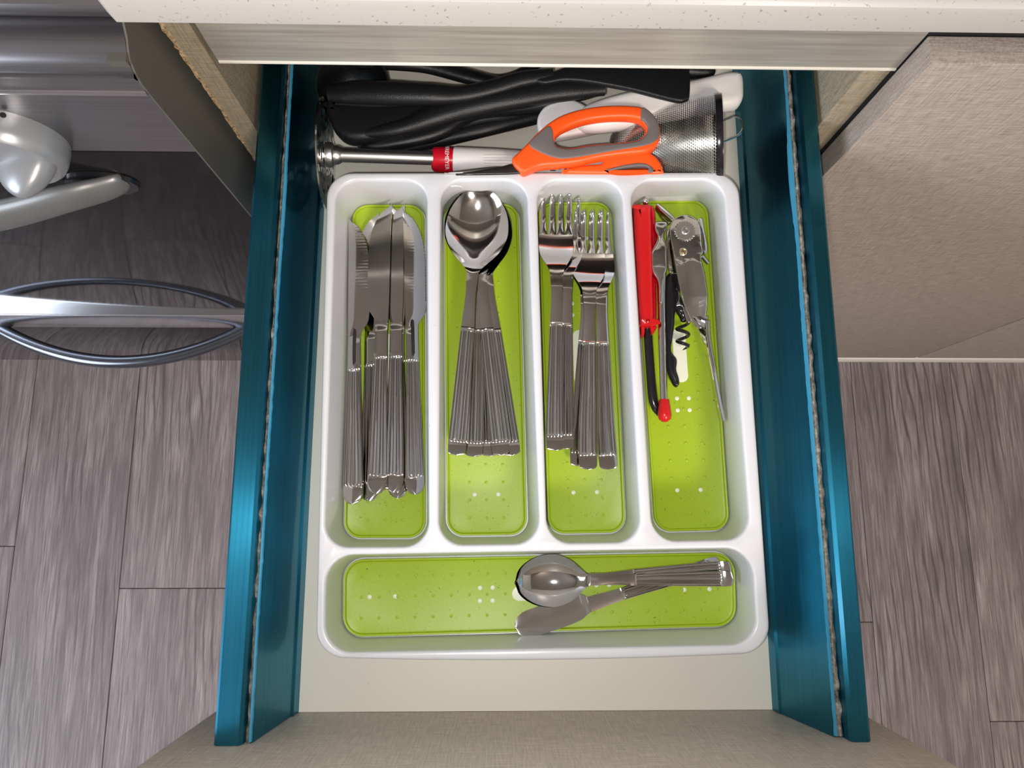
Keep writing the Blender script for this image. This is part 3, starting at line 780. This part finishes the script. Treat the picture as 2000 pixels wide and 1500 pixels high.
# red handled tool
t = thing('peeler', 'red plastic handled tool with a thin black arm, leftmost in the fourth compartment', 'kitchen tool', atz(1262, 600, z0))
obj('handle', slab(flat(pxloop([(1240, 406), (1246, 399), (1262, 396), (1272, 399), (1274, 420), (1276, 520), (1279, 625), (1277, 633), (1256, 633), (1252, 620), (1246, 520)], .028, 5)), z0+.002, .028, .0045, steps=4), 'red_plastic', t)
obj('ridge', tube([atz(x, y, .0255) for x, y in ((1258, 402), (1261, 470), (1264, 550), (1266, 622))], [.0016, .0022, .0022, .0016], 10), 'red_plastic', t)
obj('clip', slab(flat(pxloop([(1272, 400), (1279, 408), (1281, 430), (1282, 500), (1283, 630), (1276, 632), (1274, 520), (1271, 420)], .02, 4)), z0+.001, .020, .002), 'red_collar', t)
obj('prong', slab(flat(pxloop([(1253, 630), (1259, 630), (1258, 654), (1254, 655)], .02, 3)), .012, .021, .0008), 'red_plastic', t)
obj('prong', slab(flat(pxloop([(1269, 630), (1280, 630), (1278, 648), (1273, 653), (1271, 645)], .02, 3)), .012, .021, .0008), 'red_plastic', t)
obj('arm', tube([atz(x, y, z) for x, y, z in ((1265, 628, .016), (1266, 660, .015), (1270, 720, .014), (1275, 775, .0135), (1281, 796, .013), (1285, 812, .012))], [.0030, .0033, .0034, .0036, .0034, .0008], 12, flatz=.8), 'black_gloss', t)
bm = bmesh.new(); bmesh.ops.create_uvsphere(bm, u_segments=16, v_segments=10, radius=.0028); bmesh.ops.translate(bm, verts=bm.verts, vec=atz(1261, 394, .020)); obj('ball_end', bm, 'chrome', t, label='chrome ball')
# chrome lever with red tip
t = thing('bottle_opener', 'chrome cast bottle opener with a slim shaft ending in a red cap', 'bottle opener', atz(1292, 600, z0))
obj('head', slab(flat(pxloop([(1279, 434), (1290, 431), (1303, 433), (1304, 443), (1299, 455), (1298, 464), (1303, 478), (1304, 500), (1304, 524), (1299, 540), (1297, 560), (1296, 590), (1287, 590), (1286, 560), (1283, 545), (1273, 527), (1272, 510), (1272, 490), (1281, 472), (1284, 460), (1279, 448)], .026, 4)), .019, .0262, .0022), 'chrome', t)
obj('shaft', tube([atz(x, y, z) for x, y, z in ((1291, 535, .0225), (1292, 600, .0222), (1294, 700, .021), (1297, 792, .0195))], [.0038, .0030, .0027, .0027], 16), 'chrome', t)
a_, b_ = atz(1297, 780, .0195), atz(1298.5, 826, .019)
obj('cap', lathe([(0, 0), (.0034, 0), (.0037, .0004), (.0050, .011), (.0050, .0125), (.0043, .0150), (.0022, .0168), (0, .0172)], frame(a_, b_-a_), 24), 'red_plastic', t, label='red tip cap')
# corkscrew
t = thing('corkscrew', 'black corkscrew with a wavy grip and a short black worm', 'corkscrew', atz(1315, 620, z0))
g = obj('grip', slab(flat(pxloop([(1307, 532), (1324, 531), (1329, 545), (1330, 570), (1325, 595), (1320, 612), (1318, 640), (1313, 676), (1315, 688), (1323, 699), (1324, 708), (1323, 722), (1328, 738), (1328, 750), (1322, 755), (1314, 746), (1304, 722), (1301, 700), (1299, 640), (1299, 560)], .018, 4)), z0+.0015, .018, .0035, steps=4), 'black_gloss', t)
obj('hinge', tube([atz(1309, 531, .019), atz(1324, 530, .019)], .0026, 12, smooth=False), 'chrome', t)
ax0, ax1 = atz(1333, 628, .0155), atz(1334, 684, .0125); d = (ax1-ax0); n_ = d.normalized(); s_ = n_.cross(Vector((0,0,1))).normalized(); u_ = s_.cross(n_)
pts = []; rads = []
for i in range(61):
    f = i/60; a = f*2*PI*2.35+2.3; amp = .0044*(1 if f < .85 else (1-f)/.15*.9+.1); pts.append(ax0+d*f+(s_*math.cos(a)+u_*math.sin(a))*amp); rads.append(.0013 if f < .85 else .0013*(1-f)/.15+.0002)
obj('worm', tube(pts, rads, 10, smooth=False), 'black_gloss', t)
obj('worm_socket', tube([atz(1322, 598, .016), atz(1330, 606, .016), atz(1335, 618, .0155), atz(1334, 628, .0155)], [.003, .0042, .0036, .002], 12), 'black_gloss', t)
# can opener
t = thing('can_opener', 'chrome butterfly can opener with toothed wheel, rightmost in its compartment', 'can opener', atz(1360, 600, z0))
body_ = [(1309, 445), (1314, 431), (1326, 422), (1340, 419.5), (1354, 424), (1364, 434), (1369, 452), (1370, 475), (1373, 493), (1369, 498), (1371, 515), (1378, 545), (1382, 575), (1383, 605), (1381, 628), (1374, 636), (1362, 628), (1348, 608), (1336, 586), (1328, 560), (1321, 525), (1315, 490), (1310, 465)]
P_ = flat(pxloop(body_, .029, 4))
bm = slab(P_, .0275, .0290, .0006)
for v in bm.verts:   # lower half dished like a spoon
    c_ = atz(1357, 578, .028); dx = (v.co.x-c_.x)/.011; dy = (v.co.y-c_.y)/.026; q = dx*dx+dy*dy
bmesh.ops.subdivide_edges(bm, edges=[e for e in bm.edges if e.calc_length() > .003], cuts=2, use_grid_fill=True)
for v in bm.verts:
    dx = (v.co.x-c_.x)/.0125; dy = (v.co.y-c_.y)/.030; q = max(0, 1-dx*dx-dy*dy); v.co.z -= .0035*q*q
    if v.co.y < c_.y: v.co.z -= (c_.y-v.co.y)*.35
pl = obj('plate', bm, 'chrome', t, .8)
wc = atz(1338, 451, .0295); gw = []
for k in range(48):
    r_ = .0070 if k % 2 else .0084; a = 2*PI*k/48; gw.append(Vector((wc.x+r_*math.cos(a), wc.y+r_*math.sin(a), 0)))
obj('toothed_wheel', slab(gw, .0289, .0302, .0002, steps=1), 'steel_satin', pl)
obj('wheel_axle', lathe([(.0032, 0), (.0032, .0006), (.0026, .0011), (.0020, .0011), (.0014, .0007), (0, .0007)], Matrix.Translation((wc.x, wc.y, .0301)), 20), 'steel_satin', pl)
rc = atz(1334, 492, .029); obj('rivet', lathe([(.0031, 0), (.0031, .0006), (.0024, .0011), (.0016, .0008), (.0013, .0013), (0, .0013)], Matrix.Translation((rc.x, rc.y, .0290)), 20), 'rivet_brass', pl, label='brass coloured rivet')
obj('cutter', slab(flat(pxloop([(1362, 430), (1371, 428), (1375, 450), (1380, 475), (1381, 490), (1377, 497), (1372, 490), (1370, 465), (1365, 445)], .025, 4)), .021, .0262, .0008), 'chrome', t)
obj('lever_arm', slab(flat(pxloop([(1303, 448), (1316, 446), (1322, 480), (1328, 528), (1322, 533), (1308, 531), (1304, 505), (1302, 475)], .022, 4)), .0195, .0215, .0008), 'chrome', t)
obj('bottle_piercer', slab(flat(pxloop([(1322, 560), (1328, 575), (1340, 600), (1354, 612), (1352, 616), (1346, 612), (1350, 626), (1344, 630), (1338, 618), (1332, 598), (1320, 597), (1326, 583)], .021, 3)), .0195, .0212, .0005), 'chrome', t)
obj('pin', tube([atz(1371, 500, .024), atz(1383, 515, .022)], .0014, 10, smooth=False), 'chrome', t)
obj('turning_key', slab(flat(pxloop([(1283, 398), (1287, 397), (1302, 409), (1318, 425), (1315, 431), (1298, 417), (1286, 404)], .024, 4)), .014, .0235, .001), 'chrome', t)
obj('turning_key', slab(flat(pxloop([(1283, 400), (1290, 404), (1303, 420), (1310, 434), (1303, 430), (1292, 418)], .020, 4)), .0125, .0175, .001), 'chrome', t)
# slanting mirror-like handle with rolled edge and hole
Lh = [(1352, 618), (1368, 655), (1386, 728), (1395, 780), (1404, 822)]; Rh = [(1382, 618), (1382, 655), (1395, 728), (1404, 780), (1413, 822)]
Lw = cr([atz(x, y, z) for (x, y), z in zip(Lh, (.0225, .016, .0125, .012, .012))], 6, False); Rw = cr([atz(x, y, z) for (x, y), z in zip(Rh, (.0265, .0235, .0215, .021, .0205))], 6, False)
rows = [[(*p.lerp(q, u).xy, p.lerp(q, u).z+.0005, p.lerp(q, u).z-.0004) for u in (0, .25, .5, .75, 1)] for p, q in zip(Lw, Rw)]
hh = obj('handle', sheet(rows), 'chrome', t, .8)
obj('rolled_edge', tube(Rw[2:], .0018, 10, smooth=False), 'chrome', hh)
hc = Lw[18].lerp(Rw[18], .35); nrm = (Lw[19]-Lw[17]).cross(Rw[18]-Lw[18]).normalized()
if nrm.z < 0: nrm = -nrm
obj('hang_hole', lathe([(.0026, -.0004), (.0026, .0009), (.0018, .0012), (.0014, .0007), (0, .0006)], frame(hc, nrm) @ Matrix.Diagonal((.8, 1.5, 1, 1)), 16), 'chrome', hh)

# ================================================================== BACK OF THE DRAWER
# potato masher lying along the drawer
mz = .046
t = thing('potato_masher', 'potato masher with perforated round steel head, red collar and white handle', 'masher', atz(840, 305, .01))
ma, mb = atz(636, 302, mz), atz(846, 309, mz-.006); mdir = (mb-ma).normalized()
Fm = frame(ma, mdir)
bm = bmesh.new(); R_ = .0405; rng = 8
# disc with real slots: rings of sectors, every other one left open
segs = 48; radii = [0, .007, .0105, .0165, .0195, .0255, .0285, .0345, .0375, R_]
def ringv(r, z): return [bm.verts.new(Fm @ Vector((r*math.cos(2*PI*j/segs), r*math.sin(2*PI*j/segs), z))) for j in range(segs)]
top = [ringv(r, .0006) for r in radii[1:]]; bot = [ringv(r, -.0006) for r in radii[1:]]
bm.faces.new(top[0]); bm.faces.new(bot[0])
for i in range(len(top)-1):
    slot = i in (1, 3, 5); w_i = {1: 8, 3: 6, 5: 4}.get(i, 0)
    for j in range(segs):
        k = (j+1) % segs
        if slot and j % w_i != 0 and j % w_i != (w_i-1 if w_i > 4 else 0): continue
        bm.faces.new((top[i][j], top[i][k], top[i+1][k], top[i+1][j])); bm.faces.new((bot[i][j], bot[i+1][j], bot[i+1][k], bot[i][k]))
bridge(bm, top[-1], bot[-1])
obj('perforated_head', bm, 'steel', t, .9)
obj('rod', tube([ma, ma.lerp(mb, .5), mb], .0052, 20, smooth=False), 'steel_satin', t)
obj('ferrule', lathe([(.0052, 0), (.0088, .0002), (.0094, .003), (.0088, .0055), (.0068, .0065), (.0070, .009), (.0054, .012)], Fm, 28), 'steel_satin', t)
mc, md = atz(843, 311, .036), atz(886, 313, .036); Fc = frame(mc, md-mc)
cl = (md-mc).length
obj('collar', lathe([(.0052, 0), (.0075, .0004), (.0092, .0022), (.0097, cl*.5), (.0095, cl)], Fc, 40), 'red_collar', t, label='glossy red plastic collar')
hnd = lathe([(.0094, cl), (.0100, cl+.001), (.0102, cl+.03), (.0095, cl+.06), (.0092, cl+.09), (.008, cl+.11), (.005, cl+.116), (0, cl+.118)], Fc @ Matrix.Diagonal((1, 1, 1, 1)), 32)
H_ = obj('handle', hnd, 'masher_white', t)
tm = Matrix.Translation(atz(875, 314, .046)+Vector((0, 0, .0))) @ Matrix.Rotation(-PI/2-.03, 4, 'Z')
bm = text_mesh('LOEREMEYER', .0042, Matrix.Identity(4), .00002)
R0 = .0098; o_c = mc.lerp(md, .73)
for v in bm.verts:   # wrap the letters round the collar
    a = v.co.x/R0; q = o_c+Vector((v.co.y, 0, 0)); z_ = R0+.0001+v.co.z; v.co = q+Vector((0, -math.sin(a)*z_-.0, math.cos(a)*z_))
obj('lettering', bm, 'print_white', [o for o in bpy.data.objects if o.name.startswith('collar')][0], recalc=False)
rib = bmesh.new()
for k in range(6):
    y_ = 304+k*5; tube([atz(945, y_, .0465), atz(1000, y_, .0465)], .0004, 6, rib, smooth=False)
obj('grip_ribs', rib, 'masher_white', H_, kind='stuff')

# white rice paddle / plastic ladle
t = thing('rice_paddle', 'white plastic paddle lying crosswise beneath the orange scissors', 'spatula', atz(1250, 200, .01))
obj('blade', slab(flat(pxloop([(1050, 240), (1052, 222), (1065, 205), (1086, 196), (1112, 191), (1135, 198), (1160, 213), (1200, 226), (1230, 230), (1235, 240), (1160, 254), (1110, 264), (1075, 267), (1056, 256)], .044, 5)), .034, .044, .003), 'white_plastic', t)
obj('handle', slab(flat(pxloop([(1140, 205), (1216, 178), (1300, 163), (1380, 146), (1420, 137), (1444, 137), (1453, 146), (1455, 170), (1453, 190), (1440, 203), (1400, 209), (1320, 222), (1240, 238), (1170, 248), (1130, 240)], .052, 5)), .036, .054, .007, steps=4), 'white_plastic', t)

# mesh strainer lying on its side
t = thing('tea_strainer', 'small wire mesh strainer with black rim lying on its side', 'strainer', atz(1330, 280, .01))
zs = .042; ra, rb = atz(1402, 277, zs), atz(1185, 300, zs-.023); Fs = frame(ra, rb-ra); Ls = (rb-ra).length
bm = bmesh.new(); NU, NV = 92, 58
prof = lambda f: .0335*slerp([(0, 1), (.25, .98), (.5, .90), (.72, .76), (.86, .60), (.95, .40), (1, .1)], f)
gr = [[bm.verts.new(Fs @ Vector((prof(i/NV)*math.cos(2*PI*(j+.5*i)/NU), prof(i/NV)*math.sin(2*PI*(j+.5*i)/NU), Ls*math.sin(i/NV*PI/2)**1.0*1.0 if False else Ls*(i/NV)))) for j in range(NU)] for i in range(NV+1)]
for a, b in zip(gr, gr[1:]): bridge(bm, a, b)
bmesh.ops.wireframe(bm, faces=list(bm.faces), thickness=.00062, use_boundary=True, use_even_offset=False, use_replace=True, offset=.5)
obj('wire_mesh', bm, 'wire_steel', t, kind='stuff')
obj('rim', lathe([(.0325, -.0028), (.0348, -.0028), (.0352, 0), (.0348, .0022), (.0325, .0022), (.0325, -.0028)], Fs, 56), 'black_gloss', t, label='black rim')
obj('hook', tube([atz(x, y, z) for x, y, z in ((1398, 242, .050), (1420, 232, .050), (1438, 228, .050), (1449, 236, .049), (1451, 250, .048), (1444, 262, .047), (1430, 270, .046), (1404, 280, .046))], .00085, 8), 'wire_steel', t)

# scissors
t = thing('scissors', 'orange and grey handled kitchen scissors lying at the back edge of the tray', 'scissors', atz(1150, 270, .03))
zsz = .061
outl = [(1000, 308), (1012, 296), (1030, 278), (1048, 259), (1072, 238), (1100, 222), (1140, 210), (1185, 204), (1230, 204), (1256, 208), (1277, 222), (1289, 243), (1290, 266), (1282, 284), (1262, 295), (1220, 300), (1170, 307), (1130, 316), (1090, 321), (1055, 324), (1030, 334), (1020, 335), (1005, 322)]
hole = [(1083, 272), (1090, 258), (1110, 246), (1145, 234), (1190, 228), (1232, 228), (1256, 235), (1263, 248), (1258, 262), (1243, 272), (1200, 277), (1150, 281), (1115, 287), (1095, 285), (1085, 280)]
L1 = flat(pxloop(outl, zsz, 4)); H1 = flat(pxloop(hole, zsz, 4))
h1 = obj('handle', slab(L1, zsz-.010, zsz, .0028, [H1], steps=4), 'orange_plastic', t)
gout = [(1033, 281), (1052, 260), (1072, 245), (1080, 256), (1081, 270), (1084, 282), (1095, 288), (1118, 290), (1150, 284.5), (1200, 280), (1243, 275), (1260, 264), (1266, 249), (1259, 235), (1252, 230), (1255, 209), (1275, 222), (1287, 243), (1288, 264), (1278, 277), (1255, 285), (1200, 294), (1150, 303), (1110, 309), (1085, 308), (1055, 297)]
obj('grip_inlay', slab(flat(pxloop(gout, zsz+.0006, 4)), zsz-.004, zsz+.0007, .0012), 'grey_rubber', h1, label='grey rubber inlay')
L2 = flat(pxloop([(1098, 336), (1112, 326), (1150, 320), (1175, 318), (1182, 309), (1215, 303), (1258, 295), (1276, 300), (1290, 314), (1296, 330), (1293, 338), (1240, 339), (1160, 339), (1105, 338)], .054, 4)); H2 = flat(pxloop([(1195, 331), (1225, 325), (1262, 324), (1264, 333), (1225, 336), (1200, 335)], .054, 4))
h2 = obj('handle', slab(L2, .044, .054, .0028, [H2], steps=4), 'orange_plastic', t)
obj('grip_inlay', slab(flat(pxloop([(1185, 331), (1222, 321), (1256, 318), (1274, 326), (1276, 335), (1266, 336), (1264, 324.5), (1226, 326), (1195, 332)], .0545, 4)), .050, .0547, .001), 'grey_rubber', h2, label='grey rubber inlay')
obj('blade', slab(flat(pxloop([(1001, 320), (1018, 334), (1010, 338), (960, 339.5), (890, 340), (930, 333), (975, 326)], .0575, 4)), .055, .0575, .0006), 'dark_blade', t, label='dark steel blade')
obj('blade', slab(flat(pxloop([(970, 325), (1005, 328), (1000, 337), (920, 338.5), (868, 338.5), (905, 332)], .054, 4)), .0525, .0545, .0006), 'steel_satin', t)
nut = bmesh.new()
for k in range(7):
    x_ = 1032+k*12; lathe([(.0014, 0), (.0014, .004), (0, .0045)], frame(atz(x_, 331-k*.5, .0455), (0, 0, 1)), 6, nut)
obj('gripper_teeth', nut, 'steel_satin', h1, kind='stuff')
# swivel bit between the scissor handles
t = thing('vegetable_peeler', 'small steel peeler end seen between the scissor handles', 'peeler', atz(1090, 325, .03))
obj('blade', slab(flat(pxloop([(1066, 322), (1100, 316), (1112, 320), (1110, 330), (1095, 333), (1070, 332)], .042, 4)), .036, .042, .0012), 'chrome', t)
sl = bmesh.new()
for k in range(3): tube([atz(1072, 322+k*3.4, .0425), atz(1102, 318+k*3.6, .0425)], .0005, 6, sl, smooth=False)
obj('slots', sl, 'black_mark', t)

# black nylon utensils
def util(label, loc, cat='utensil', name='nylon_utensil'):
    return thing(name, label, cat, loc)
t = util('black nylon ladle furthest back with its round bowl against the left side', atz(700, 160, .01), 'ladle', 'ladle')
bc = atz(690, 170, .040); bm = bmesh.new(); rings = []
Fb = Matrix.Translation(bc) @ Matrix.Rotation(math.radians(14), 4, 'X')
lathe([(.0005, -.024), (.014, -.021), (.023, -.013), (.0275, -.002), (.0285, .004), (.0270, .004), (.0258, -.001), (.0215, -.011), (.013, -.0185), (.0005, -.0215)], Fb, 40, bm)
obj('bowl', bm, 'black_nylon', t)
obj('handle', tube([atz(x, y, z) for x, y, z in ((700, 118, .036), (780, 120, .036), (840, 128, .034), (900, 145, .032), (960, 160, .030), (1030, 180, .028), (1090, 190, .026))], [.007, .0075, .0070, .0066, .0060, .0056, .005], 14, flatz=.7), 'black_nylon', t)
t = util('thin black tube handled spoon crossing behind the others at the top', atz(850, 130, .012), 'spoon', 'serving_spoon')
obj('handle', tube([atz(x, y, z) for x, y, z in ((800, 100, .022), (870, 128, .022), (950, 153, .021), (1000, 150, .022), (1060, 118, .023))], .0042, 12, flatz=.8), 'black_nylon', t)
obj('bowl', slab(flat(pxloop([(700, 60), (760, 66), (810, 96), (800, 112), (740, 106), (690, 86)], .026, 5)), .014, .026, .004), 'black_nylon', t)
t = util('black nylon slotted turner with wide flat head ending at the right', atz(1100, 150, .03), 'spatula', 'slotted_turner')
obj('head', slab(flat(pxloop([(1040, 150), (1080, 138), (1112, 128), (1180, 121), (1260, 118), (1340, 120), (1348, 140), (1349, 170), (1347, 190), (1342, 194), (1328, 197), (1290, 189), (1240, 176), (1190, 166), (1140, 158), (1100, 156), (1060, 162)], .060, 4)), .055, .060, .002), 'black_nylon', t)
obj('handle', tube([atz(x, y, z) for x, y, z in ((642, 183, .055), (690, 181, .057), (760, 182, .058), (838, 184, .058), (900, 184, .056), (960, 172, .056), (1020, 155, .057), (1080, 146, .057))], [.006, .0088, .0094, .0084, .0068, .0066, .0064, .005], 18, flatz=.7), 'black_nylon', t)
t = util('black nylon cooking spoon with thick rounded end nearest the masher head', atz(900, 215, .03), 'spoon', 'cooking_spoon')
obj('bowl', slab(flat(pxloop([(634, 205), (640, 196), (720, 196), (800, 196), (860, 190), (900, 190), (905, 205), (860, 222), (800, 246), (740, 264), (700, 271), (672, 267), (652, 250), (641, 228)], .046, 5)), .030, .046, .006, steps=4), 'black_nylon', t)
obj('handle', tube([atz(x, y, z) for x, y, z in ((700, 262, .043), (780, 250, .045), (860, 224, .047), (940, 203, .050), (1020, 188, .051), (1100, 176, .051), (1180, 172, .050))], [.003, .0058, .0085, .0095, .0095, .009, .006], 18, flatz=.75), 'black_nylon', t)
obj('lip', tube([atz(x, y, .0465) for x, y in ((655, 203), (740, 206), (830, 199), (900, 190), (960, 182))], [.0008, .0014, .0014, .0014, .0008], 8), 'black_nylon', t)
t = util('black nylon spoon under the cooking spoon, its rounded end touching the masher rod', atz(850, 250, .02), 'spoon', 'nylon_spoon')
obj('bowl', slab(flat(pxloop([(695, 272), (760, 256), (850, 236), (930, 214), (1000, 204), (1050, 196), (1060, 210), (1000, 216), (940, 222), (905, 236), (880, 254), (840, 270), (780, 284), (740, 290), (712, 288)], .036, 5)), .024, .036, .005, steps=4), 'black_nylon', t)
obj('handle', tube([atz(x, y, z) for x, y, z in ((980, 212, .036), (1060, 198, .040), (1130, 182, .041), (1170, 178, .041))], [.005, .0075, .0065, .004], 16, flatz=.75), 'black_nylon', t)
t = util('straight black tube handle running lowest under the white paddle tip', atz(900, 262, .012), 'utensil', 'nylon_tongs')
obj('arm', tube([atz(x, y, z) for x, y, z in ((728, 292, .016), (800, 284, .018), (880, 266, .018), (960, 247, .018), (1040, 228, .018), (1090, 214, .018))], [.004, .0065, .0072, .0072, .0070, .006], 16, flatz=.8), 'black_nylon', t)
t = util('black rounded handle end behind the turner head beside the white paddle', atz(1370, 140, .02), 'utensil', 'nylon_whisk')
obj('handle', tube([atz(x, y, z) for x, y, z in ((1394, 136, .044), (1380, 140, .045), (1330, 136, .045), (1260, 126, .044), (1200, 118, .042))], [.002, .0055, .007, .007, .006], 16), 'black_nylon', t)
